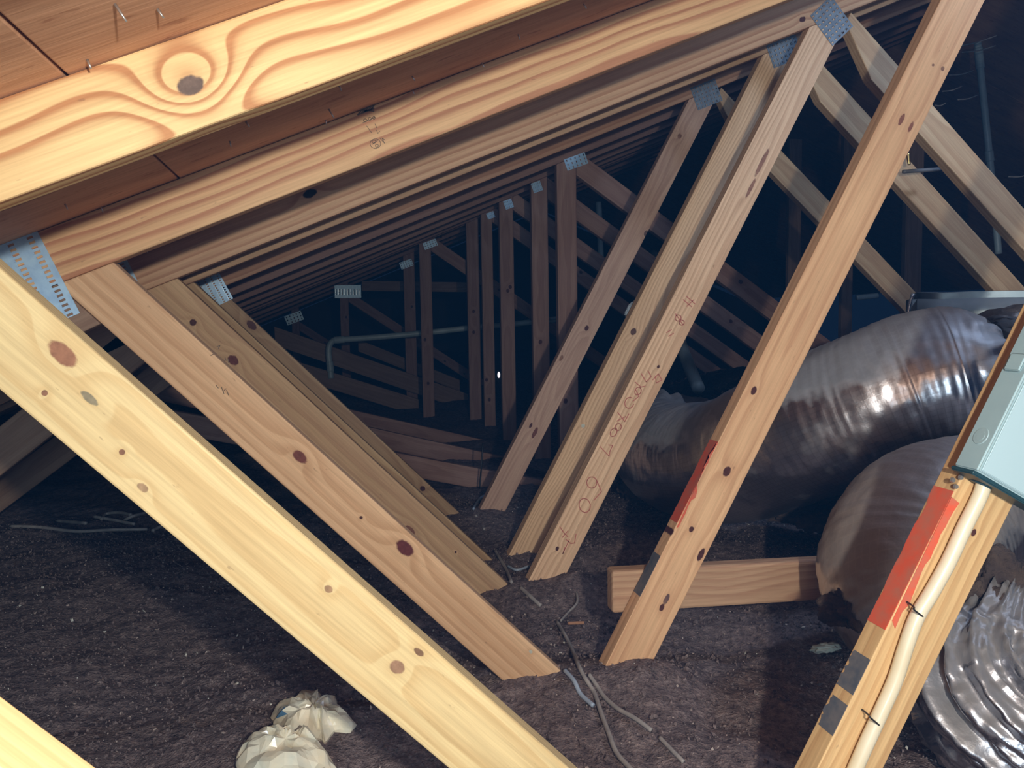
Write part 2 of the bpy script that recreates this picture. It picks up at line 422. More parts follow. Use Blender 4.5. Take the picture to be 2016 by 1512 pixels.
def insul():
    mt, nt, b = mat_new('loose_insulation')
    tc = N(nt, 'ShaderNodeTexCoord').outputs['Object']
    a = noise_(nt, tc, 55, 4, .65, 1.0); c = noise_(nt, tc, 190, 3, .6, 2.0); g = noise_(nt, tc, 3, 2, .5, 3.0)
    col = ramp(nt, a, [(.3, (.085, .066, .068)), (.55, (.215, .170, .165)), (.75, (.36, .29, .27))])
    col = mixc(nt, .5, col, ramp(nt, c, [(.3, (.45, .4, .4)), (.7, (1.5, 1.4, 1.3))]), 'MULTIPLY')
    col = mixc(nt, math_(nt, 'MULTIPLY', ramp(nt, c, [(.70, (0, 0, 0)), (.74, (1, 1, 1))]), .5), col, (.30, .22, .17))
    nt.links.new(col, b.inputs['Base Color']); b.inputs['Roughness'].default_value = .95; b.inputs['Specular IOR Level'].default_value = .1
    h = math_(nt, 'ADD', a, math_(nt, 'MULTIPLY', c, .6))
    bp = N(nt, 'ShaderNodeBump'); bp.inputs['Strength'].default_value = .9; bp.inputs['Distance'].default_value = .012
    nt.links.new(h, bp.inputs['Height']); nt.links.new(bp.outputs[0], b.inputs['Normal'])
    return mt
M['insul'] = insul()
xs = np.concatenate([np.linspace(-4, -1.45, 30, endpoint=False), np.arange(-1.45, 2.4, .011), np.linspace(2.4, 9.4, 60)])
ys = np.concatenate([np.linspace(-1.5, .75, 25, endpoint=False), np.arange(.75, 3.6, .011), np.geomspace(3.6, 16.6, 150)])
fl = grid(xs, ys, M['insul'], 'floor'); fl['kind'] = 'structure'; fl['label'] = 'loose dark brown insulation covering the attic floor'

# ------------------------------------------------------------------ roof deck
def deck_mat():
    mt, nt, b = mat_new('plywood_deck')
    tc = N(nt, 'ShaderNodeTexCoord').outputs['Object']
    a = noise_(nt, mapping(nt, tc, (2, 9, 9)), 1.6, 4, .6, 1.0)
    c = noise_(nt, mapping(nt, tc, (6, 120, 20)), 1.0, 3, .6, 2.0)
    col = ramp(nt, a, [(.3, (.50, .26, .15)), (.5, (.66, .37, .22)), (.7, (.78, .47, .29))])
    col = mixc(nt, .35, col, ramp(nt, c, [(.3, (.6, .55, .5)), (.7, (1.2, 1.2, 1.2))]), 'MULTIPLY')
    p_ = noise_(nt, mapping(nt, tc, (9, 30, 9)), 1.5, 3, .6, 6.0)
    col = mixc(nt, math_(nt, 'MULTIPLY', ramp(nt, p_, [(.60, (0, 0, 0)), (.66, (1, 1, 1))]), .6), col, (.30, .12, .06))
    nt.links.new(col, b.inputs['Base Color']); b.inputs['Roughness'].default_value = .7; b.inputs['Specular IOR Level'].default_value = .2
    bp = N(nt, 'ShaderNodeBump'); bp.inputs['Strength'].default_value = .3; bp.inputs['Distance'].default_value = .003
    nt.links.new(c, bp.inputs['Height']); nt.links.new(bp.outputs[0], b.inputs['Normal'])
    return mt
M['deck'] = deck_mat()
ceil = bpy.data.objects.new('ceiling', None); scene.collection.objects.link(ceil); ceil['kind'] = 'structure'
ceil['label'] = 'reddish plywood roof deck seen from below'
ANG = math.atan(MR); DZ = WD*HY
def panel(x0, x1, y0, y1, sgn=1, xr=4.2):
    L = (x1-x0)*HY
    bm = bmesh.new(); box_bm(bm, (-L/2+.0015, y0+.0015-(y0+y1)/2, 0.0008), (L/2-.0015, y1-.0015-(y0+y1)/2, .0125))
    bmesh.ops.bevel(bm, geom=list(bm.edges), offset=.0015, segments=1, affect='EDGES')
    o = link('sheathing_panel', bm_mesh(bm), M['deck'], ceil)
    xc = (x0+x1)/2
    if sgn > 0: o.location = (xc, (y0+y1)/2, MR*xc+BR+DZ); o.rotation_euler = (0, -ANG, 0)
    else:
        zr = MR*xr+BR+DZ
        o.location = (xc, (y0+y1)/2, zr-MR*(xc-xr)); o.rotation_euler = (0, ANG, 0)
seams = [-2.72, -1.47, -.243, .888, 2.019, 3.15, 4.2]
for i in range(len(seams)-1):
    y = -2.4 + (0 if i % 2 else -.42)
    while y < 16.4:
        panel(seams[i], seams[i+1], y, min(y+2.44, 16.5)); y += 2.44
for i in range(4):
    y = -1.6
    while y < 16.4:
        panel(4.2+i*1.13, 4.2+(i+1)*1.13, y, min(y+2.44, 16.5), -1); y += 2.44
# gable wall at the far end
bm = bmesh.new()
gp = [(-2.8, -1.0), (9.3, -1.0), (9.3, -.1), (4.2, 2.0), (-2.8, -.8)]
vs = [bm.verts.new((x, 16.5, z)) for x, z in gp]; vb = [bm.verts.new((x, 16.6, z)) for x, z in gp]
bm.faces.new(vs); bm.faces.new(vb[::-1])
for i in range(5): bm.faces.new((vs[i], vb[i], vb[(i+1) % 5], vs[(i+1) % 5]))
bmesh.ops.recalc_face_normals(bm, faces=bm.faces)
gw = link('wall_back', bm_mesh(bm), plain('dark_board', (.10, .07, .06), .9)); gw['kind'] = 'structure'
# nails coming through the deck
def nail_me(L):
    bm = bmesh.new()
    bmesh.ops.create_cone(bm, segments=7, radius1=.0009, radius2=.0015, depth=L, cap_ends=True, matrix=Matrix.Translation((0, 0, -L/2)))
    return bm_mesh(bm, True)
nm = [nail_me(.009), nail_me(.017)]
for mm_ in nm: mm_.materials.append(M['nail'])
nails = [(226, 8, 1), (310, 18, 0), (402, 60, 1), (172, 118, 0), (128, 402, 0), (484, 240, 0), (452, 278, 0), (647, 215, 1), (641, 236, 0), (667, 168, 0),
         (811, 150, 0), (812, 178, 0), (915, 150, 1), (993, 145, 1), (1020, 68, 0), (1099, 70, 0), (1149, 8, 0), (948, 124, 0), (1340, 20, 0), (1414, 0, 0),
         (386, 355, 0), (199, 408, 0), (1278, 118, 1), (1304, 100, 1), (1060, 205, 1)]
for k, (u, v, b_) in enumerate(nails):
    P = onroof(u, v, DZ)
    o = bpy.data.objects.new('nail', nm[b_]); scene.collection.objects.link(o); o.parent = ceil
    o.location = P; o.rotation_euler = (rnd.uniform(-.2, .2), -ANG+rnd.uniform(-.25, .25), 0)
for k in range(40):
    x = rnd.uniform(-1.2, 2.2); y = rnd.choice([2.186, 2.44, 2.98, 3.59, 4.2])+rnd.uniform(-.1, .1)
    o = bpy.data.objects.new('nail', nm[k % 2]); scene.collection.objects.link(o); o.parent = ceil
    o.location = (x, y, MR*x+BR+DZ); o.rotation_euler = (rnd.uniform(-.2, .2), -ANG, 0)

# ------------------------------------------------------------------ near trusses
Y0, Y1, Y2, Y3, Y3b, Y4 = .3037, .9137, 1.5478, 2.1667, 2.4198, 2.9631
def chord(t, Y, mat, x0=-2.7, x1=4.2): return lumber('top_chord', strip(MR, BR, x0, x1, 1), Y, MR, mat, t, origin=(0.4, .45))
def wfall(t, Y, mat, zb=-.84, label=None):
    poly = clip(below_rafter(strip(MW, BW, -1.2, .9, -1)), 0, -1, zb)
    return lumber('web', poly, Y, MW, mat, t, origin=(0.05, -.35), label=label)
def wrise(t, Y, mat, zb=-.84, label=None):
    poly = clip(below_rafter(strip(MC, BC, .2, 2, -1)), 0, -1, zb)
    poly = clip(poly, 1, .55, -(1.43+.55*.80))
    return lumber('web', poly, Y, MC, mat, t, origin=(.9, -.1), label=label, bev=.0014)
def wright(t, Y, mat, zb=-.84):
    poly = clip(below_rafter(strip(MD, BD, 1, 3.6, -1)), 0, -1, zb)
    poly = clip(poly, -1, -.55, (1.4315+.55*.80))
    poly = clip(poly, -1, 1/MC, -(BC/MC) + WD*math.hypot(1, 1/MC)*1.0+.0005)
    return lumber('web', poly, Y, MD, mat, t, origin=(2.2, .1))

G = 'near trusses'
t1 = thing('roof_truss', 'nearest full truss, swirling knot on top chord and electrical box on its rising web', 'truss', (0.4, Y1, FLOOR))
ro = (0.4, .45)
mt = wood('wood_r1', light=(.80, .56, .27), dark=(.50, .235, .10), ring=.0165, oy=.018, oz=.028, seed=3.1, wav=.020, contrast=1.0, grime=.12,
          knots=[(*local_xz((375, 168), Y1, MR, ro), .0135, .0095, (.17, .115, .09), .058, .075)])
chord(t1, Y1, mt)
wo = (0.05, -.35)
mt = wood('wood_w1', light=(.78, .63, .34), dark=(.62, .42, .19), ring=.007, oy=.09, oz=.02, seed=7.7, wav=.012, contrast=.5, grime=.14,
          knots=knots_px([(124, 697, .016, .009, (.36, .17, .10)), (176, 784, .010, .004, (.30, .26, .17)), (782, 1313, .009, .007, (.40, .24, .15)),
                          (825, 1284, .007, .0035, (.24, .14, .08)), (647, 1160, .005, .004, (.40, .25, .14)), (281, 960, .006, .004, (.45, .30, .17)),
                          (88, 774, .003, .003, KM), (240, 890, .003, .003, KM)], Y1, MW, wo))
w1 = wfall(t1, Y1, mt)
co = (.9, -.1)
mt = wood('wood_c1', light=(.70, .47, .23), dark=(.50, .28, .12), ring=.012, oy=.03, oz=.05, seed=2.2, wav=.012, contrast=.6, grime=.2,
          knots=knots_px([(1917, 1049, .005, .0035, KD), (1578, 1480, .010, .006, KM)], Y1, MC, co))
c1 = wrise(t1, Y1, mt)

t0 = thing('roof_truss', 'truss beside the camera, only the pale corner of its web shows at bottom left', 'truss', (0.4, Y0, FLOOR))
mt = wood('wood_w0', light=(.84, .64, .34), dark=(.68, .45, .2), ring=.010, oy=.09, seed=9.1, wav=.012, contrast=.35, grime=.08)
chord(t0, Y0, mt); wfall(t0, Y0, mt)

t2 = thing('roof_truss', 'second truss, ink stamp on its top chord, big blue-grey plate at its left joint', 'truss', (0.4, Y2, FLOOR))
mt = wood('wood_r2', light=(.74, .47, .25), dark=(.46, .20, .11), ring=.016, oy=.03, oz=.05, seed=12.3, wav=.016, contrast=.85, grime=.2)
r2 = chord(t2, Y2, mt)
mt = wood('wood_w2', light=(.78, .52, .31), dark=(.50, .26, .13), ring=.011, oy=.10, oz=-.03, seed=4.4, wav=.012, contrast=.45, grime=.3,
          knots=knots_px([(590, 899, .015, .009, (.20, .06, .045)), (797, 1079, .019, .012, (.15, .035, .035)), (711, 1019, .003, .003, KD), (1045, 1283, .004, .003, (.6, .6, .5))], Y2, MW, wo))
w2 = wfall(t2, Y2, mt)
mt = wood('wood_c2', light=(.80, .50, .28), dark=(.58, .30, .16), ring=.014, oy=.03, oz=.0, seed=6.4, wav=.010, contrast=.55, grime=.25,
          knots=knots_px([(1484, 769, .009, .006, KD), (1431, 928, .011, .008, KD), (1361, 1042, .006, .005, KD), (1321, 1047, .009, .006, KD), (1775, 235, .013, .005, (.28, .11, .07)),
                          (1793, 250, .012, .004, (.28, .11, .07)), (1856, 135, .005, .004, KM), (1837, 128, .003, .003, KM), (1312, 1180, .012, .005, (.16, .09, .08)), (1303, 1196, .008, .005, KD), (1380, 1092, .014, .006, KD)], Y2, MC, co))
c2 = wrise(t2, Y2, mt)
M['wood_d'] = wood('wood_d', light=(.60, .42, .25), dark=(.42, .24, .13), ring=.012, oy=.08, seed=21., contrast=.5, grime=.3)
wright(t2, Y2, M['wood_d'])

t3 = thing('roof_truss', 'third truss, red crayon writing up its rising web, square plate at top', 'truss', (0.4, Y3, FLOOR))
mt = wood('wood_r3', light=(.68, .44, .27), dark=(.46, .24, .14), ring=.017, oy=.025, oz=-.03, seed=31.3, wav=.016, contrast=.8, grime=.2,
          knots=knots_px([(610, 381, .018, .010, (.03, .025, .03)), (1580, 38, .010, .007, KD)], Y3, MR, ro))
chord(t3, Y3, mt)
mt = wood('wood_w3', light=(.66, .45, .26), dark=(.46, .26, .15), ring=.011, oy=.10, oz=-.02, seed=14.4, wav=.012, contrast=.45, grime=.3,
          knots=knots_px([(380, 635, .008, .008, KD), (459, 709, .014, .011, (.16, .05, .045)), (806, 1045, .018, .010, (.26, .11, .07)), (897, 1087, .003, .003, KD), (620, 905, .01, .006, KM)], Y3, MW, wo))
w3 = wfall(t3, Y3, mt)
mt = wood('wood_c3', light=(.88, .60, .38), dark=(.60, .34, .20), ring=.009, oy=.05, oz=.03, seed=16.4, wav=.010, contrast=.6, grime=.25,
          knots=knots_px([(1500, 320, .045, .006, (.36, .17, .11)), (1478, 370, .03, .005, (.36, .17, .11)), (1296, 722, .005, .004, KD), (1097, 1080, .006, .005, KD)], Y3, MC, co))
c3 = wrise(t3, Y3, mt)
wright(t3, Y3, M['wood_d'])

t3b = thing('roof_truss', 'truss close behind the third one, dark round knots on both webs', 'truss', (0.4, Y3b, FLOOR))
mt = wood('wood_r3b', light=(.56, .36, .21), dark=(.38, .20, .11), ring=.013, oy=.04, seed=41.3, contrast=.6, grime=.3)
chord(t3b, Y3b, mt)
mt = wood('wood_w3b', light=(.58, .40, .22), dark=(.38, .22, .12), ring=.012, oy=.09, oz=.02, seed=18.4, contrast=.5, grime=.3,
          knots=knots_px([(838, 965, .008, .008, KD)], Y3b, MW, wo))
w3b = wfall(t3b, Y3b, mt)
mt = wood('wood_c3b', light=(.80, .54, .32), dark=(.56, .32, .18), ring=.009, oy=.04, oz=.04, seed=19.4, contrast=.65, grime=.25,
          knots=knots_px([(1247, 653, .011, .009, (.14, .07, .05)), (1148, 838, .006, .006, (.62, .62, .5))], Y3b, MC, co))
c3b = wrise(t3b, Y3b, mt)
wright(t3b, Y3b, M['wood_d'])

t4 = thing('roof_truss', 'fourth spaced truss, shiny small plate at left and knotty rising web', 'truss', (0.4, Y4, FLOOR))
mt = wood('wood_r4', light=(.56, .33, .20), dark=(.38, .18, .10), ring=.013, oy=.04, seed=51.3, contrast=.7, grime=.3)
chord(t4, Y4, mt)
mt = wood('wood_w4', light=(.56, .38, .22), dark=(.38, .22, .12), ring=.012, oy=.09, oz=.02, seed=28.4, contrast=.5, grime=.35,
          knots=knots_px([(495, 640, .02, .012, (.14, .06, .05)), (832, 962, .010, .009, KD)], Y4, MW, wo))
w4 = wfall(t4, Y4, mt)
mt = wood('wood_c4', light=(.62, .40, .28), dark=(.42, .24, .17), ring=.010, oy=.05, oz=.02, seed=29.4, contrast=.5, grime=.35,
          knots=knots_px([(1155, 646, .010, .008, KD), (1338, 268, .010, .008, KM), (1272, 459, .012, .008, (.18, .11, .09)), (1045, 838, .01, .005, KD), (1053, 852, .022, .007, (.2, .07, .05)), (1105, 705, .012, .006, KM)], Y4, MC, co))
c4 = wrise(t4, Y4, mt)
wright(t4, Y4, M['wood_d'])

# short lower members at the left of trusses 2, 3 and 3b, and webs falling left from them
M['wood_dim'] = wood('wood_dim', light=(.30, .20, .14), dark=(.21, .12, .08), ring=.012, oy=.07, seed=61., contrast=.5, grime=.4)  # dimmer wood copy, the shade around these boards is put into its colour
def scab(t, Y, P):
    mm = .47; bb = P[1]-mm*P[0]
    poly = strip(mm, bb, P[0]-.55, P[0]+.35, 1)
    poly = clip(poly, -MW, 1, -(BW-WD*math.hypot(1, MW)-.001))   # left of the falling web
    poly = below_rafter(poly)
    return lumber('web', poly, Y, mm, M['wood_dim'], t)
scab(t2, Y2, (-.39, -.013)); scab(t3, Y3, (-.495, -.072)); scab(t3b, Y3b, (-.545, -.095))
def lweb(t, Y, P, Q, zb=-.84):
    mm = (Q[1]-P[1])/(Q[0]-P[0]); bb = P[1]-mm*P[0]
    poly = strip(mm, bb, P[0]-1.4, Q[0]+.35, 1)
    poly = clip(poly, 0, -1, zb); poly = clip(poly, -.47, 1, .47*Q[0]+.12-.05)
    poly = clip(poly, -MW, 1, -(BW-WD*math.hypot(1, MW)-.001)); poly = below_rafter(poly)
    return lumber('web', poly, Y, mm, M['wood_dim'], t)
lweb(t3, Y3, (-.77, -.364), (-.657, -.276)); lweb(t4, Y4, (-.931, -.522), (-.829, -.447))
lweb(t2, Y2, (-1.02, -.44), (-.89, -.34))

# plates on the near trusses
plate(t2, -.487, .068, .095, .165, math.radians(23), Y2, 3, 19, 'large blue-grey plate with long rows of slots')
plate(t3, -.487, .068, .095, .165, math.radians(23), Y3, 3, 19)
plate(t4, -.372, .088, .085, .10, math.radians(26), Y4, 4, 12, 'shiny small plate', bright=True)
for t, Y in ((t3, Y3), (t3b, Y3b), (t4, Y4)):
    plate(t, 1.392, .792, .105, .085, math.radians(-48) if Y == Y3 else math.radians(22), Y, 7, 6, dimmed=True)
plate(t2, 1.392, .792, .105, .085, math.radians(22), Y2, 7, 6, dimmed=True)

# ink stamp on truss 2's top chord
def stroke(parent, name, pxs, Y, w, mat, label=None):
    """narrow flat line of ink or crayon along pixels, lying on the board's front face"""
    wl = Vector(parent.location)+parent.parent.location
    Mi = (Matrix.Translation(wl) @ parent.rotation_euler.to_matrix().to_4x4()).inverted()
    bm = bmesh.new()
    for line in pxs:
        P = [at(u, v, Y) for u, v in line]
        for a, b_ in zip(P, P[1:]):
            d = (b_-a)
            if d.length < 1e-6: continue
            d.normalize(); s = Vector((-d.z, 0, d.x))*w/2; e = d*w*.3
            q = [a-e-s, b_+e-s, b_+e+s, a-e+s]
            f = [bm.verts.new(Mi @ (x+Vector((0, -.0006, 0)))) for x in q]; g = [bm.verts.new(Mi @ (x+Vector((0, .0003, 0)))) for x in q]
            bm.faces.new(f)
            for i in range(4): bm.faces.new((f[i], g[i], g[(i+1) % 4], f[(i+1) % 4]))
    bmesh.ops.recalc_face_normals(bm, faces=bm.faces)
    return link(name, bm_mesh(bm), mat, parent, label)
def ell(cx, cy, a, b_, th=0, n=14, t0=0, t1=2*math.pi):
    return [(cx+a*math.cos(th)*math.cos(t)-b_*math.sin(th)*math.sin(t), cy+a*math.sin(th)*math.cos(t)+b_*math.cos(th)*math.sin(t))
            for t in [t0+(t1-t0)*i/n for i in range(n+1)]]
S = []
for k in range(5):  # hatched mill mark
    S.append([(706+k*6, 224-k*2), (716+k*5, 212-k*1)])
S += [[(704, 226), (736, 214)], [(706, 216), (736, 219)], [(716, 220), (735, 213)]]
o = stroke(r2, 'stamp_mark', S, Y2, .0022, M['ink'], 'dark inked mill stamp'); o['kind'] = 'stuff'
S = [ell(719, 237, 3.5, 3), ell(728, 234, 3, 3), ell(736, 232, 2.5, 2.5), [(714, 242), (738, 231)], [(741, 256), (744, 263), (748, 258)], [(722, 248), (732, 262)], [(738, 244), (742, 252)],
     ell(739, 283, 10.5, 9.5), ell(736, 279, 3.5, 3), ell(742, 287, 3, 3), [(733, 284), (744, 276)], [(748, 272), (757, 282), (752, 272), (758, 276)]]
o = stroke(r2, 'stamp_mark', S, Y2, .0009, M['ink'], 'faint circular ink stamp'); o['kind'] = 'stuff'
S = [[(427, 683), (433, 680), (430, 687)], [(415, 700), (420, 697)], [(443, 704), (445, 710)], [(449, 707), (450, 714)], [(440, 770), (445, 765)], [(436, 762), (441, 775)], [(446, 768), (450, 778)], [(425, 758), (430, 764)]]
o = stroke(w2, 'stamp_mark', S, Y2, .0012, M['ink'], 'small broken ink print'); o['kind'] = 'stuff'
# red crayon writing on the third truss
S = [[(1102, 1037), (1111, 1050), (1118, 1057)], [(1118, 1045), (1107, 1058)], [(1114, 1062), (1124, 1070), (1131, 1069), (1134, 1052)], [(1112, 1078), (1108, 1090), (1121, 1062)],
     ell(1151, 995, 11, 14, -.2), ell(1165, 950, 10, 11), [(1175, 946), (1184, 968), (1169, 985)],
     [(1181, 879), (1199, 898), (1201, 888), (1206, 877), (1198, 876)], ell(1208, 851, 6, 9, .5), ell(1217, 841, 6, 7, .5), [(1214, 829), (1232, 820)], [(1216, 812), (1230, 830), (1238, 815)],
     ell(1239, 793, 9, 11, .3, 10, 0, 5), [(1246, 790), (1258, 780), (1252, 768)], ell(1256, 770, 6, 8, .4), [(1250, 752), (1262, 762), (1270, 760)], [(1262, 735), (1272, 752), (1282, 742), (1276, 730)],
     [(1285, 748), (1296, 736), (1303, 748), (1292, 754), (1290, 740)],
     [(1312, 655), (1322, 649)], [(1316, 662), (1326, 656)], ell(1335, 626, 6, 6), ell(1342, 635, 5, 5), [(1330, 618), (1345, 640)], [(1345, 590), (1362, 604)], [(1352, 584), (1368, 598)], [(1352, 603), (1366, 590)]]
groups = {}
for ln in S:      # one object per written character
    cy = sum(p[1] for p in ln)/len(ln); k = min((1052, 1084, 995, 952, 885, 846, 820, 790, 762, 745, 656, 630, 595), key=lambda q: abs(q-cy))
    groups.setdefault(k, []).append(ln)
for k, ls in groups.items(): stroke(c3, 'crayon_letter', ls, Y3, .0024, M['redfaint'], 'red crayon character')

# paint on webs
CN = Vector((-MC, 0, 1)).normalized()          # left side face normal
def side(u, v, t=0): return onplane(u, v, (0, 0, BC), CN)
def onside(px): return [side(u, v) for u, v in px]
FN = Vector((0, -1, 0))
def clampy(P, Yf): return [Vector((p.x, min(max(p.y, Yf+.001), Yf+TH-.001), p.z)) for p in P]
def sidepatch(cw, Yf, z0, z1, y0, y1, mat, label, jag=.004, n=14, seed=1):
    r_ = random.Random(seed); a = []
    for i in range(n+1):
        z = z0+(z1-z0)*i/n; a.append(Vector(((z-BC)/MC, Yf+y0, z)))
    b_ = []
    for i in range(n, -1, -1):
        z = z0+(z1-z0)*i/n; b_.append(Vector(((z-BC)/MC, Yf+min(max(y1+r_.uniform(-jag, jag), y0+.004), TH-.001), z)))
    return decal('paint_mark', a+b_, CN, mat, cw, label=label)
# truss 1 web: red patch then two grey bands, on the left narrow face
z_a = at(1870, 968, Y1).z; z_b = at(1752, 1240, Y1).z
sidepatch(c1, Y1, z_b, z_a, .001, .037, M['red'], 'orange-red spray paint', seed=2)
sidepatch(c1, Y1, at(1676, 1370, Y1).z, at(1712, 1300, Y1).z, .001, .035, M['grey'], 'grey spray paint band', seed=3)
sidepatch(c1, Y1, at(1640, 1450, Y1).z, at(1668, 1390, Y1).z, .001, .035, M['grey'], 'grey spray paint band', seed=4)
def frontpatch(cw, Yf, px, mat, label): return decal('paint_mark', [at(u, v, Yf) for u, v in px], FN, mat, cw, label=label)
def jagline(p, q, n, amp, seed):
    r_ = random.Random(seed); out = []
    for i in range(n+1):
        t = i/n; out.append((p[0]+(q[0]-p[0])*t+r_.uniform(-amp, amp), p[1]+(q[1]-p[1])*t+r_.uniform(-amp, amp)*.5))
    return out
frontpatch(c1, Y1, [(1873, 978), (1756, 1222)]+jagline((1764, 1236), (1885, 990), 16, 4, 8), M['red'], 'orange-red spray paint edge')
# truss 2 web
sidepatch(c2, Y2, at(1335, 1030, Y2).z, at(1414, 870, Y2).z, .001, .037, M['red'], 'red spray paint', seed=5)
frontpatch(c2, Y2, [(1411, 872), (1331, 1040)]+jagline((1337, 1037), (1362, 985), 4, 2, 3)+jagline((1368, 980), (1374, 955), 3, 2, 5)+[(1378, 940)]+jagline((1384, 930), (1394, 905), 4, 3, 4)+[(1396, 895)]+[(1413, 874)], M['red'], 'red spray paint edge')
sidepatch(c2, Y2, at(1262, 1175, Y2).z, at(1300, 1095, Y2).z, .001, .037, M['grey'], 'grey spray paint', seed=6)

# ------------------------------------------------------------------ far trusses with upright posts
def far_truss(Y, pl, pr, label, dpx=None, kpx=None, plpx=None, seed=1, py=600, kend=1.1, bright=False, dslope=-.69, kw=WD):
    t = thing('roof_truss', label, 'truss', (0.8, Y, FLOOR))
    mt = wood('wood_far', light=(.36, .22, .17), dark=(.25, .13, .10), ring=.012, oy=.07, seed=seed, contrast=.5, grime=.45,  # far wood darkened, the dimness of distance is in its colour
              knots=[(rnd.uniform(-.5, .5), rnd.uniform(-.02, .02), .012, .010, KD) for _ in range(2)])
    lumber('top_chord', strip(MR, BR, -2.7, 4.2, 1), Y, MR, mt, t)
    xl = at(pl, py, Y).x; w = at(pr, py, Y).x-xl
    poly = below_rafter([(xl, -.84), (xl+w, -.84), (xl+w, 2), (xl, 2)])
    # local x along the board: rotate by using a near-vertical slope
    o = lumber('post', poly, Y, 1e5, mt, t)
    zt = MR*(xl+w)+BR
    if dpx is not False:
        x0 = xl+w; z0 = MR*(x0+.04)+BR
        if dpx: P = at(*dpx, Y); x0p, z0 = P.x, P.z
        else: x0p = x0+.02
        poly = clip(below_rafter(strip(dslope, z0-dslope*x0p, x0-.3, 3.6, -1)), -1, 0, x0+.0008)
        poly = clip(poly, 0, -1, -.84)
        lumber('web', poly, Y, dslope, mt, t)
    if kpx:
        A, B = at(*kpx[0], Y), at(*kpx[1], Y); mm = (B.z-A.z)/(B.x-A.x)
        poly = below_rafter(strip(mm, A.z-mm*A.x, -2.0, max(xl-.001, B.x) if kw > WD else xl-.001, -1, kw)); poly = clip(poly, 0, -1, -.9)
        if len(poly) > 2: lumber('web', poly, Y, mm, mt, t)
    if plpx:
        u, v, w_, h_ = plpx; P = at(u, v, Y)
        plate(t, P.x, P.z, w_, h_, 0 if bright else math.radians(20), Y, 9 if bright else 5, 1 if bright else 3, bright=bright)
    return t
far_truss(3.57, 1099, 1137, 'first truss with an upright post, pale post left of the tilted web', (1159, 313), ((797, 895), (956, 925)), (1134, 318, .10, .05), 71)
far_truss(4.18, 1049, 1081, 'second upright-post truss, plain brown post', (1140, 395), ((748, 846), (958, 892)), (1057, 368, .05, .05), 72)
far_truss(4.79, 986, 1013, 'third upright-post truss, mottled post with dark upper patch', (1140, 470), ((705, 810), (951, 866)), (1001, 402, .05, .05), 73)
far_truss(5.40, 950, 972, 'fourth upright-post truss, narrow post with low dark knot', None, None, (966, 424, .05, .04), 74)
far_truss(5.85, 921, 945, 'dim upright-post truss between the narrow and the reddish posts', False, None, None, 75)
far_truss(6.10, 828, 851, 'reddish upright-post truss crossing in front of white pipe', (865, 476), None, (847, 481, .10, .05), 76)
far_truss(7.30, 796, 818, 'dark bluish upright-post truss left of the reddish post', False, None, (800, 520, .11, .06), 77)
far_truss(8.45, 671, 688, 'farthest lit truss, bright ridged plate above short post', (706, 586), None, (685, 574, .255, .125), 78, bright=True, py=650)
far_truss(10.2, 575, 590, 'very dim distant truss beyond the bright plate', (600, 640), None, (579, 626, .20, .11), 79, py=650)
# level brace far back
P = at(712, 553, 8.6); Q = at(932, 556, 8.6)
b_ = lumber('brace', [(P.x, P.z-.10), (Q.x, Q.z-.10), (Q.x, Q.z), (P.x, P.z)], 8.6, .0, M['wood_dim']); tag(b_, 'dim level board behind the bright ridged plate', 'board')
for a_, b_, Yk, wk, lab in (((560, 704), (824, 786), 6.75, .13, 'dim sloping board low behind the white pipe, lower one'), ((540, 643), (922, 776), 7.05, .14, 'dim sloping board behind the white pipe, upper one'), ((705, 668), (905, 748), 7.7, .10, 'dimmest sloping board right of the reddish post')):
    P = at(*a_, Yk); Q = at(*b_, Yk); mm = (Q.z-P.z)/(Q.x-P.x)
    o = lumber('brace', clip(strip(mm, P.z-mm*P.x, P.x, Q.x, -1, wk), 0, -1, -.76), Yk, mm, M['wood_dim']); tag(o, lab, 'board')
# dim posts far right, standing in the dark
for k, (u, u2, v, Y, lab) in enumerate([(1782, 1815, 500, 4.6, 'dim dark post just left of the foil box'), (1657, 1678, 600, 5.2, 'dim post between second truss web and foil box'), (1552, 1576, 520, 5.6, 'faint post left of the second truss rising web')]):
    xl, xr = at(u, v, Y).x, at(u2, v, Y).x
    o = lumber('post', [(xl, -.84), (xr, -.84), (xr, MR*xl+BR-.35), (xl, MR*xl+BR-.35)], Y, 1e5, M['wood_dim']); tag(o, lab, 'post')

# ------------------------------------------------------------------ loose level board behind truss 2
P = at(1197, 1122, 1.60); Q = at(1640, 1099, 1.60)
mm = (Q.z-P.z)/(Q.x-P.x)
mt = wood('wood_board', light=(.52, .33, .20), dark=(.38, .20, .12), ring=.010, oy=.05, oz=.04, seed=91., contrast=.6, grime=.25)
bd = lumber('brace', [(P.x+.006, P.z), (1.2, P.z+mm*(1.2-P.x)), (1.2, P.z+mm*(1.2-P.x)-WD), (P.x+.006, P.z-WD)], 1.59, mm, mt, bev=.006)
tag(bd, 'level brown two by four behind the red-marked web, end sticking out left', 'board')

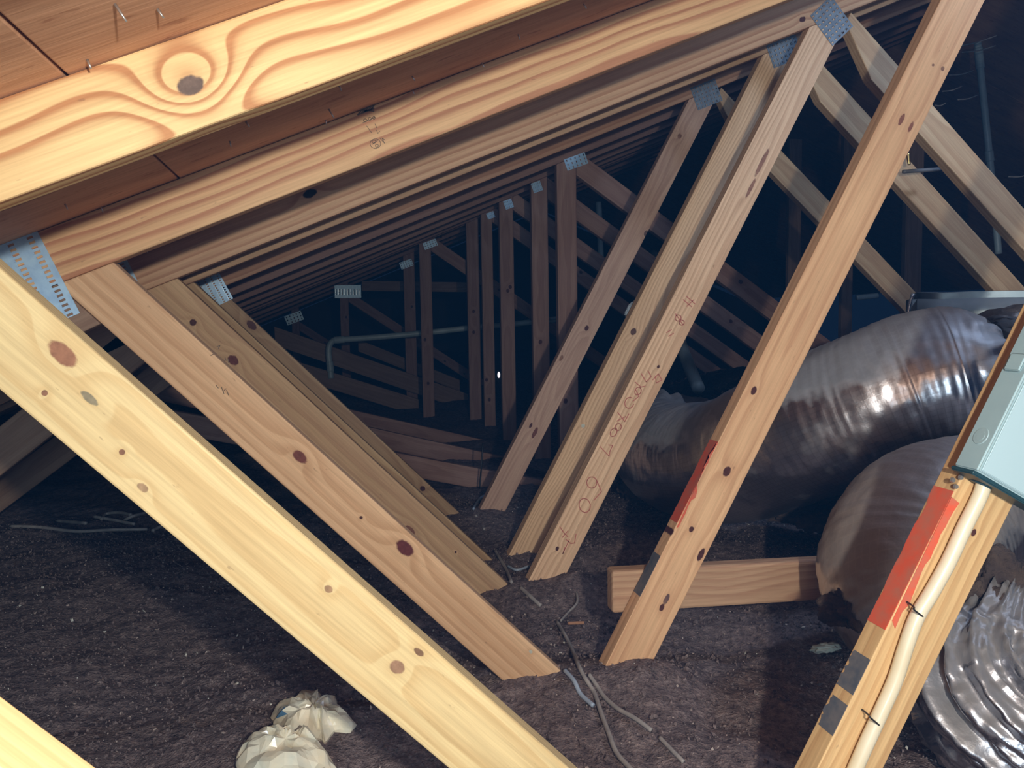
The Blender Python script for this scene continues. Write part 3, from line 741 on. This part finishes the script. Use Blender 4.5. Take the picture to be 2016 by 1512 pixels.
# ------------------------------------------------------------------ foil ducts
def crumple(amp, s, seed):
    o = Vector((seed*3.1, seed*1.7, seed))
    def f(p, L, a, t):
        q = p*s+o
        n1 = 1-abs(mn.noise(q))*2; n2 = 1-abs(mn.noise(q*2.3))*2; n3 = mn.noise(q*5.1)
        return amp*(n1*.6+n2*.35+n3*.25-.5)
    return f
def duct_disp(amp, s, seed, pitch=.028, ribs=.0022, bigamp=.012):
    c = crumple(amp, s, seed)
    def f(p, L, a, t):
        rib = ribs*math.sin(2*math.pi*(L/pitch)+a)
        big = bigamp*mn.noise(p*4+Vector((seed, 0, 0)))
        # long pleats gathered at the two ends
        e = max(0, 1-t/.16)+max(0, 1-(1-t)/.13)
        pl = .010*e*math.sin(a*17+3*mn.noise(p*9))
        return rib+big+c(p, L, a, t)+pl
    return f
dz = [(2.04, 1972, 722), (2.05, 1930, 735), (2.07, 1880, 746), (2.10, 1800, 765), (2.15, 1710, 798), (2.28, 1580, 848), (2.55, 1440, 905), (2.80, 1345, 905), (3.05, 1298, 880), (3.3, 1300, 850)]
pts = [atz(u, v, z) for z, u, v in dz]
rr = [.115, .165, .182, .186, .188, .19, .19, .185, .175, .16]
t = thing('foil_duct', 'large silver foil-wrapped flexible duct with bright highlight, behind the red-marked web', 'duct', pts[3])
o = tube('duct_jacket', pts, rr, M['foil'], t, seg=120, rings=34, disp=duct_disp(.005, 7, 3, pitch=.022, ribs=.0005, bigamp=.005))
# torn fibres hanging under it
def clump(name, c, size, mat, parent=None, seed=1, sub=4, amp=.35, sc=3.0, flat=False, label=None, jag=.12):
    bm = bmesh.new(); bmesh.ops.create_icosphere(bm, subdivisions=sub, radius=1)
    o_ = Vector((seed*7.3, seed*2.1, seed*4.7))
    for v in bm.verts:
        q = v.co*sc*.5+o_
        d = 1+amp*(mn.noise(q)+.6*(.5-abs(mn.noise(q*2.1)))+.3*mn.noise(q*4.3))+jag*mn.noise(q*9)
        v.co = Vector((v.co.x*size[0], v.co.y*size[1], v.co.z*size[2]))*d
    ob = link(name, bm_mesh(bm, not flat), mat, parent, label); setloc(ob, c); return ob
clump('torn_lining', atz(1600, 985, 2.55), (.16, .13, .07), M['torn'], t, 3, 5, .5, 4, label='dark torn fibres hanging below')
clump('torn_lining', atz(1700, 960, 2.35), (.13, .10, .06), M['torn'], t, 5, 5, .5, 4)
clump('torn_lining', atz(1280, 935, 3.3), (.12, .12, .10), M['torn'], t, 6, 5, .4, 4)
tube('collar', [atz(2030, 668, 2.16), atz(1998, 690, 2.08), atz(1968, 722, 2.03)], [.085, .105, .13], M['foil_dark'], t, seg=60, rings=14, disp=crumple(.03, 14, 8), label='crumpled dark foil collar')

# plenum box
a = at(1790, 576, 2.28); b2 = at(2016, 569, 2.28)
x0, x1, ztop = a.x, a.x+.50, a.z
bm = bmesh.new(); box_bm(bm, (0, 0, -.30), (x1-x0, .40, 0))
bmesh.ops.bevel(bm, geom=list(bm.edges), offset=.022, segments=4, affect='EDGES')
bmesh.ops.subdivide_edges(bm, edges=list(bm.edges), cuts=5, use_grid_fill=True)
for v in bm.verts: v.co += Vector((1, 1, 1))*.004*mn.noise(v.co*14)
t = thing('plenum_box', 'grey foil-faced duct box above right end of the big silver duct', 'duct', (x0, 2.28, ztop-.3))
o = link('box_shell', bm_mesh(bm, True), M['foil_box'], t); setloc(o, (x0, 2.28, ztop)); o.rotation_euler = (0, 0, math.radians(-36))
tube('foil_tape', [at(1798, 578, 2.272), at(1791, 600, 2.272), at(1787, 628, 2.272)], .006, M['foil_crumple'], t, seg=8, disp=crumple(.004, 60, 4), label='shiny taped corner')
clump('torn_lining', atz(1945, 640, 2.16), (.07, .04, .025), M['torn'], t, 12, 4, .5, 5)

# second duct, dark wrapped elbow
pts = [atz(2110, 985, 1.92), atz(2000, 985, 1.80), atz(1900, 1010, 1.70), atz(1815, 1055, 1.62), atz(1790, 1130, 1.56), atz(1815, 1215, 1.50), atz(1880, 1290, 1.44)]
t = thing('foil_duct', 'dark dusty foil duct elbow bulging left of the cable-carrying web', 'duct', pts[3])
tube('duct_jacket', pts, [.14, .15, .155, .160, .158, .135, .10], M['foil_dusty'], t, seg=110, rings=30, disp=duct_disp(.004, 12, 9, pitch=.02, ribs=.0006, bigamp=.014))
clump('torn_lining', atz(1700, 1195, 1.50), (.055, .05, .045), M['torn'], t, 21, 5, .5, 4, label='dark torn lining')
clump('torn_lining', atz(1955, 1170, 1.42), (.075, .06, .065), M['torn'], t, 22, 5, .5, 4)
# third, crumpled foil running onto the floor
pts = [atz(1990, 1180, 1.42), atz(1960, 1270, 1.38), atz(1945, 1350, 1.34), atz(2010, 1420, 1.30), atz(2110, 1450, 1.28)]
t = thing('foil_duct', 'crumpled shiny foil sleeve lying on the floor at the lower right', 'duct', pts[2])
def c3d(p, L, a, t):
    # long sharp pleats running down the collapsed sleeve, with smaller creases between them
    w = mn.noise(p*6)*1.2
    q = Vector((math.cos(a)*3.6+w, math.sin(a)*3.6, L*3.2+31)); r = Vector((math.cos(a)*9+w, math.sin(a)*9, L*9+7))
    f = .040*(.45-abs(mn.noise(q))*1.6)+.020*(.4-abs(mn.noise(r))*1.6)
    return f+.006*(.4-abs(mn.noise(p*45)))
tube('duct_jacket', pts, [.05, .085, .115, .115, .11], M['foil_crumple'], t, seg=130, rings=40, disp=c3d)
f2 = clump('foil_scrap', atfloor(1975, 1462, FLOOR+.02), (.10, .05, .012), M['foil_crumple'], None, 41, 5, .5, 5); tag(f2, 'bright flat foil scrap on the floor under the crumpled sleeve', 'foil')
# far ducts
t = thing('foil_duct', 'dark dusty duct mound left of the big silver duct, farther back', 'duct', atz(1300, 830, 4.2))
tube('duct_jacket', [atz(1215, 860, 4.3), atz(1290, 838, 4.15), atz(1380, 850, 4.05), atz(1470, 870, 4.0)], [.12, .16, .16, .14], M['foil_dusty'], t, seg=70, rings=20, disp=duct_disp(.012, 9, 14))
t = thing('foil_duct', 'small black shiny duct glinting behind the red-marked web', 'duct', atz(1405, 765, 4.6))
tube('duct_jacket', [atz(1330, 790, 4.9), atz(1400, 775, 4.7), atz(1480, 765, 4.6)], [.11, .12, .12], plain('black_film', (.01, .012, .015), .12, 0, bump=(40, .9, .02), coat=.8), t, seg=60, rings=20, disp=crumple(.02, 16, 15))

# ------------------------------------------------------------------ electrical box, cable and ties on truss 1
axv = Vector((1, 0, MC)).normalized(); nr = Vector((MC, 0, -1)).normalized()
Pb = at(1876, 916, Y1)                      # bottom left back corner
rot = Matrix((nr, Vector((0, 1, 0)), axv)).transposed()      # local x right, y away, z up along web
eb = thing('electrical_box', 'pale grey-blue metal electrical box on the cable-carrying web', 'electrical box', Pb)
def boxpart(name, lo, hi, mat, bev=.002, label=None):
    bm = bmesh.new(); box_bm(bm, lo, hi)
    if bev: bmesh.ops.bevel(bm, geom=list(bm.edges), offset=bev, segments=3, affect='EDGES')
    o = link(name, bm_mesh(bm), mat, eb, label); o.rotation_euler = rot.to_euler(); return o
o = boxpart('box_body', (0, -.041, 0), (.14, -.0012, .34), M['box'])
boxpart('cover', (.004, -.0435, .003), (.136, -.041, .337), plain('cover_enamel', (.44, .60, .64), .4), .001)
boxpart('latch', (-.004, -.034, .135), (.0, -.008, .16), M['box'], .002)
bm = bmesh.new()
for r_, w_ in ((.0115, .0009), (.0072, .0007)):
    bmesh.ops.create_cone(bm, segments=36, radius1=r_, radius2=r_-.0006, depth=.0008 if r_ > .01 else .0014, cap_ends=True, matrix=Matrix.Translation((-.0004, -.021, .045)) @ Matrix.Rotation(-math.pi/2, 4, 'Y'))
o = link('knockout', bm_mesh(bm), plain('knockout_enamel', (.33, .45, .47), .5), eb); o.rotation_euler = rot.to_euler()
boxpart('box_base', (-.003, -.040, -.006), (.143, -.001, -.0003), M['box_dark'], .0015, 'dark slab at the lower end')  # dark teal slab across the bottom end of the box
# cable
cp = [(1938, 945), (1930, 975), (1898, 1040), (1868, 1105), (1835, 1165), (1805, 1215), (1783, 1275), (1762, 1340), (1733, 1405), (1703, 1470), (1675, 1535), (1640, 1620)]
pts = [at(u, v, Y1-.0115) for u, v in cp]
cb = tube('electrical_cable', pts, .0094, M['conduit'], None, seg=20); tag(cb, 'thick cream cable running down from the grey electrical box', 'cable')
o = tube('cable_connector', [at(1945, 925, Y1-.0125), at(1930, 955, Y1-.0125)], [.0145, .0135], M['box_dark'], eb, seg=14, label='dark threaded fitting')
sc_ = [( -.0005, .0045), ]
for (u, v) in ((1876, 945), (1892, 940), (1882, 958)):
    P = at(u, v, Y1-.002); bmx = bmesh.new(); bmesh.ops.create_cone(bmx, segments=12, radius1=.0035, radius2=.0028, depth=.003, cap_ends=True, matrix=Matrix.Rotation(math.pi/2, 4, 'X'))
    o = link('screw', bm_mesh(bmx), M['nail'], eb); setloc(o, P)
def tie(u0, v0, u1, v1, lab):
    A, B = at(u0, v0, Y1), at(u1, v1, Y1); mid = at((u0+u1)/2, (v0+v1)/2, Y1-.0245)
    A.y -= .001; B.y -= .001
    q1 = (A*.6+mid*.4); q1.y = mid.y+.006; q2 = (B*.6+mid*.4); q2.y = mid.y+.006
    P = [A, q1, mid, q2, B]
    o = tube('cable_tie', P, .0012, M['tie'], None, seg=6); tag(o, lab, 'cable tie')
tie(1784, 1184, 1815, 1217, 'thin black tie over the cream cable, upper one')
tie(1696, 1396, 1730, 1429, 'thin black tie over the cream cable, lower one')

# ------------------------------------------------------------------ pipes
def pipe(pxs, r, lab, mat=None, joints=(), name='water_pipe', seg=16, cat='pipe'):
    pts = [atz(u, v, z) for u, v, z in pxs]
    t = thing(name, lab, cat, pts[0])
    tube('pipe_run', pts, r, mat or M['pvc'], t, seg=seg, rings=8)
    for (i, L_) in joints:
        d = (pts[min(i+1, len(pts)-1)]-pts[max(i-1, 0)]).normalized()
        tube('coupling', [pts[i]-d*L_, pts[i]+d*L_], r*1.22, mat or M['pvc'], t, seg=seg)
    return t
pipe([(652, 745, 6.6), (650, 722, 6.6), (647, 695, 6.6), (649, 680, 6.6), (656, 671, 6.6), (668, 669, 6.6), (740, 664, 6.62), (830, 656, 6.66), (930, 645, 6.72), (1010, 638, 6.78), (1095, 628, 6.85)], .023,
     'white plastic pipe with an elbow, running level far back', joints=((1, .04), (5, .04)))
pipe([(1925, 85, 5.0), (1928, 115, 5.0), (1940, 230, 5.02), (1948, 308, 5.04), (1957, 400, 5.06), (1966, 500, 5.08)], .020, 'tall pale vertical pipe at far right, behind the sloping webs', joints=((1, .06), (3, .03)))
pipe([(1178, 398, 5.9), (1181, 450, 5.9), (1184, 545, 5.9)], .021, 'short pale upright pipe behind the falling webs')
pipe([(1286, 498, 7.0), (1310, 580, 5.9), (1345, 690, 4.9), (1375, 765, 4.5)], .035, 'slanting grey vent pipe reaching down to the dusty duct')
pipe([(1686, 586, 5.0), (1728, 582, 5.0)], .016, 'short pale pipe stub between the dim post and sloping web')
pipe([(1070, 635, 6.2), (1095, 631, 6.2)], .014, 'pale pipe piece seen between brown posts')
t = pipe([(1778, 338, 2.6), (1850, 333, 2.62)], .006, 'thin grey pipe with brass fitting across the sloping web', mat=plain('grey_pipe', (.16, .16, .17), .5))
tube('fitting', [atz(1787, 302, 2.6), atz(1790, 325, 2.6)], [.007, .004], M['brass'], t, seg=12, label='brass fitting')
for k, (a_, b_, lab) in enumerate([((1880, 92), (1962, 70), 'topmost thin wire at upper right'), ((1893, 103), (1960, 90), 'thin wire just below the topmost at upper right'), ((1868, 148), (1916, 139), 'thin wire crossing the pale vertical pipe'),
                          ((1855, 180), (1895, 169), 'short hooked wire left of the pale vertical pipe'), ((1840, 207), (1862, 203), 'lowest short wire beside the near web'), ((1885, 196), (1925, 187), 'faint wire left of the pale vertical pipe'), ((1985, 348), (2030, 342), 'faint wire at far right, above the sloping web')]):
    o = tube('electrical_wire', [atz(*a_, 4.4), (atz(*a_, 4.4)+atz(*b_, 4.4))/2+Vector((0, 0, -.008)), atz(*b_, 4.4)], .0035, M['cable'], None, seg=6); tag(o, lab, 'wire')

# ------------------------------------------------------------------ cables lying on the insulation
def floorcable(px, r, lab, mat=None, lift=.004):
    P = []
    for u, v in px:
        p_ = atfloor(u, v)
        for _ in range(6): p_ = atfloor(u, v, hz(p_.x, p_.y)+r+lift)
        P.append(p_)
    o = tube('electrical_cable', P, r, mat or M['cable'], None, seg=10); tag(o, lab, 'cable'); return o
floorcable([(1097, 1225), (1112, 1250), (1126, 1278), (1138, 1308), (1152, 1335), (1163, 1352), (1172, 1368), (1184, 1405), (1199, 1445), (1214, 1482), (1240, 1512), (1268, 1545)], .0042, 'long grey cable winding from the web feet to the bottom edge')
floorcable([(1160, 1328), (1175, 1350), (1190, 1372), (1216, 1395), (1250, 1414), (1283, 1438)], .0040, 'grey cable curving right from the long cable')
floorcable([(1299, 1452), (1322, 1476), (1346, 1500)], .0036, 'short straight cable piece below the curving cable')
floorcable([(1112, 1320), (1130, 1340), (1143, 1366), (1168, 1389)], .0042, 'pale blue-grey cable at foot of the second falling web', M['cable_blue'])
floorcable([(1130, 1152), (1136, 1172), (1135, 1188), (1118, 1206), (1104, 1222)], .0030, 'thin hooked cable above the long cable')
floorcable([(1025, 1157), (1045, 1175), (1065, 1193)], .0050, 'short cable piece by foot of the crayon-marked web')
floorcable([(975, 1084), (988, 1106), (997, 1122), (1007, 1146)], .0045, 'cable between feet of the third truss webs')
floorcable([(1000, 1114), (1018, 1122), (1042, 1114)], .0038, 'pale cable loop behind crayon-marked web', M['cable_blue'])
floorcable([(932, 1002), (938, 990), (946, 980), (958, 974)], .0045, 'pale cable at foot of the fourth truss web', M['cable_blue'])
floorcable([(936, 1014), (946, 1028), (953, 1042)], .0045, 'grey cable end below the fourth truss foot')
for k, (px, lab) in enumerate([([(185, 1017), (225, 1024), (265, 1032)], 'dim cable behind nearest web, middle strand'), ([(200, 1022), (208, 1012), (235, 1009), (258, 1014)], 'dim cable loop behind nearest web'),
                  ([(245, 1024), (262, 1016), (285, 1010)], 'dim short cable crossing the loop'), ([(20, 1036), (80, 1038), (150, 1046), (220, 1043), (290, 1042)], 'dim long cable behind nearest web, lower strand'),
                  ([(300, 1045), (318, 1036), (340, 1033)], 'dim cable end nearest the pale web'), ([(110, 1025), (170, 1030)], 'dim cable at left behind nearest web')]):
    floorcable(px, .006, lab)
o = tube('electrical_wire', [atz(951, 872, 3.5), atz(948, 915, 3.5), atz(944, 962, 3.5)], .0035, M['tie'], None, seg=6); tag(o, 'dark wire hanging at the end of the far left boards', 'wire')
gm_ = bpy.data.materials.new('daylight'); gm_.use_nodes = True; gb = gm_.node_tree.nodes['Principled BSDF']; gb.inputs['Emission Color'].default_value = (.9, .85, 1, 1); gb.inputs['Emission Strength'].default_value = 1.2
bm = bmesh.new(); bmesh.ops.create_icosphere(bm, subdivisions=2, radius=1)
for v in bm.verts: v.co = Vector((v.co.x*.016, v.co.y*.01, v.co.z*.036))
o = link('daylight_gap', bm_mesh(bm, True), gm_); o.location = atz(982, 738, 9.5); tag(o, 'tiny bright daylight pinhole between far posts', 'light')
tw = tube('twig', [atfloor(1118, 1227, FLOOR+.01), atfloor(1150, 1226, FLOOR+.014)], .004, plain('splinter', (.40, .20, .11), .8), None, seg=6); tag(tw, 'small orange wood splinter on the insulation', 'splinter')

# ------------------------------------------------------------------ crumpled bag
def bag(px, hgt, seed, lab, blue=None):
    """crumpled plastic: ragged outline on the floor, folded facets rising inside it"""
    r_ = random.Random(seed); out = [atfloor(u, v, FLOOR+.008) for u, v in px]
    dense = []
    for i in range(len(out)):
        a, b_ = out[i], out[(i+1) % len(out)]
        dense.append(a); dense.append((a+b_)/2+Vector((r_.uniform(-.002, .002), r_.uniform(-.002, .002), 0)))
    c = sum(dense, Vector())/len(dense); n = len(dense)
    bm = bmesh.new(); rings = []
    for k, (sc, h) in enumerate([(.93, -.006), (1, .004), (.90, .45), (.74, .75), (.56, .95), (.38, .9), (.20, 1.0)]):
        ring = []
        for i, p in enumerate(dense):
            q = c+(p-c)*(sc+(r_.uniform(-.05, .05) if k > 1 else 0))
            z = h if k < 2 else h*hgt*(1+.55*mn.noise(Vector((q.x*30, q.y*30, seed)))+.35*mn.noise(Vector((q.x*70, q.y*70, seed+3)))+r_.uniform(-.10, .10))
            ring.append(bm.verts.new((q.x-c.x, q.y-c.y, z)))
        rings.append(ring)
    top = bm.verts.new((0, 0, hgt*.9)); bot = bm.verts.new((0, 0, -.006))
    for a, b_ in zip(rings, rings[1:]):
        for i in range(n):
            if (i+seed) % 2: bm.faces.new((a[i], a[(i+1) % n], b_[(i+1) % n])); bm.faces.new((a[i], b_[(i+1) % n], b_[i]))
            else: bm.faces.new((a[i], a[(i+1) % n], b_[i])); bm.faces.new((a[(i+1) % n], b_[(i+1) % n], b_[i]))
    for i in range(n):
        bm.faces.new((rings[-1][i], rings[-1][(i+1) % n], top)); bm.faces.new((rings[0][(i+1) % n], rings[0][i], bot))
    bmesh.ops.recalc_face_normals(bm, faces=bm.faces)
    if blue:
        B = atfloor(*blue, FLOOR+.03)
        for f in bm.faces:
            fc = f.calc_center_median()
            if (Vector((fc.x+c.x-B.x, fc.y+c.y-B.y))).length < .011: f.material_index = 1
    bmesh.ops.subdivide_edges(bm, edges=list(bm.edges), cuts=1, smooth=.25)
    for v in bm.verts: v.co += Vector((1, 1, 1))*.0018*mn.noise(v.co*60+Vector((seed, 0, 0)))
    o = link('plastic_bag', bm_mesh(bm), [M['bag'], M['bag_blue']]); o.location = (c.x, c.y, hz(c.x, c.y)+.006)
    return tag(o, lab, 'bag')
bag([(533, 1413), (546, 1388), (568, 1385), (591, 1369), (631, 1369), (636, 1385), (643, 1387), (662, 1379), (665, 1394), (681, 1407), (702, 1429), (692, 1440), (659, 1439), (641, 1461), (626, 1454), (604, 1452), (576, 1455), (551, 1448), (537, 1428)],
    .030, 3, 'crumpled cream plastic bag on the insulation, upper one with blue print', blue=(556, 1400))
bag([(468, 1494), (493, 1473), (516, 1461), (541, 1462), (566, 1465), (596, 1466), (616, 1464), (631, 1481), (654, 1506), (667, 1531), (640, 1560), (560, 1572), (490, 1556), (464, 1520)],
    .036, 8, 'crumpled cream plastic bag cut by the bottom edge, lower one')
p_ = clump('plastic_scrap', atfloor(1626, 1275, FLOOR+.012), (.028, .012, .008), M['scrap'], None, 51, 4, .6, 5); tag(p_, 'white plastic scrap on the floor beside the dark duct', 'scrap')
p_ = clump('plastic_scrap', atz(1633, 941, 2.30), (.010, .006, .012), M['scrap'], None, 52, 3, .5, 4); tag(p_, 'small white scrap stuck to the big silver duct', 'scrap')
p_ = clump('plastic_scrap', at(1243, 608, 2.475), (.012, .006, .030), plain('grey_scrap', (.35, .40, .45), .6), None, 53, 4, .4, 4); p_.rotation_euler = (0, math.radians(35), 0); tag(p_, 'pale scrap caught behind knotted web of the close pair', 'scrap')

# ------------------------------------------------------------------ loose flakes
def flakes(name, n, mat, lo, hi, reg, seed, flat, lab):
    r_ = random.Random(seed); V = []; Fc = []
    for k in range(n):
        x = r_.uniform(*reg[0]); y = r_.uniform(*reg[1])**1; z = hz_fast(x, y)
        s = r_.uniform(lo, hi)*(1 if r_.random() < .9 else 1.8)
        ax = [Vector((r_.gauss(0, 1), r_.gauss(0, 1), r_.gauss(0, 1))).normalized() for _ in range(2)]
        u = ax[0]; v = u.cross(ax[1]).normalized(); w = u.cross(v)
        c = Vector((x, y, z+s*.3)); i = len(V)
        asp = r_.uniform(.35, 1)
        V += [c+u*s, c+v*s*asp, c-u*s*.8, c-v*s*asp*.9, c+w*s*flat, c-w*s*flat]
        Fc += [(i, i+1, i+4), (i+1, i+2, i+4), (i+2, i+3, i+4), (i+3, i, i+4), (i+1, i, i+5), (i+2, i+1, i+5), (i+3, i+2, i+5), (i, i+3, i+5)]
    me = bpy.data.meshes.new('mesh'); me.from_pydata([tuple(v) for v in V], [], Fc); me.update()
    o = link(name, me, mat); o['kind'] = 'stuff'; tag(o, lab, 'insulation'); return o
from functools import lru_cache
_gx, _gy = np.arange(-1.6, 2.6, .008), np.arange(.7, 4.2, .008)
_H = height(*np.meshgrid(_gx, _gy))
def hz_fast(x, y):
    i = min(max(int((x+1.6)/.008), 0), _H.shape[1]-1); j = min(max(int((y-.7)/.008), 0), _H.shape[0]-1); return float(_H[j, i])
flakes('insulation_clumps', 40000, M['insul'], .002, .0055, ((-1.5, 2.2), (.8, 3.4)), 11, .6, 'dark brown tufts of loose insulation')
flakes('pale_flakes', 5000, plain('pale_flake', (.52, .45, .40), .8, var=(300, (.34, .24, .20))), .0013, .0036, ((-1.3, 2.0), (.95, 3.2)), 12, .3, 'pale flecks scattered through the insulation')
flakes('white_flakes', 330, plain('white_flake', (.60, .58, .52), .7), .0018, .0042, ((-1.2, 1.8), (1.0, 2.6)), 13, .3, 'scattered white chips on the insulation')
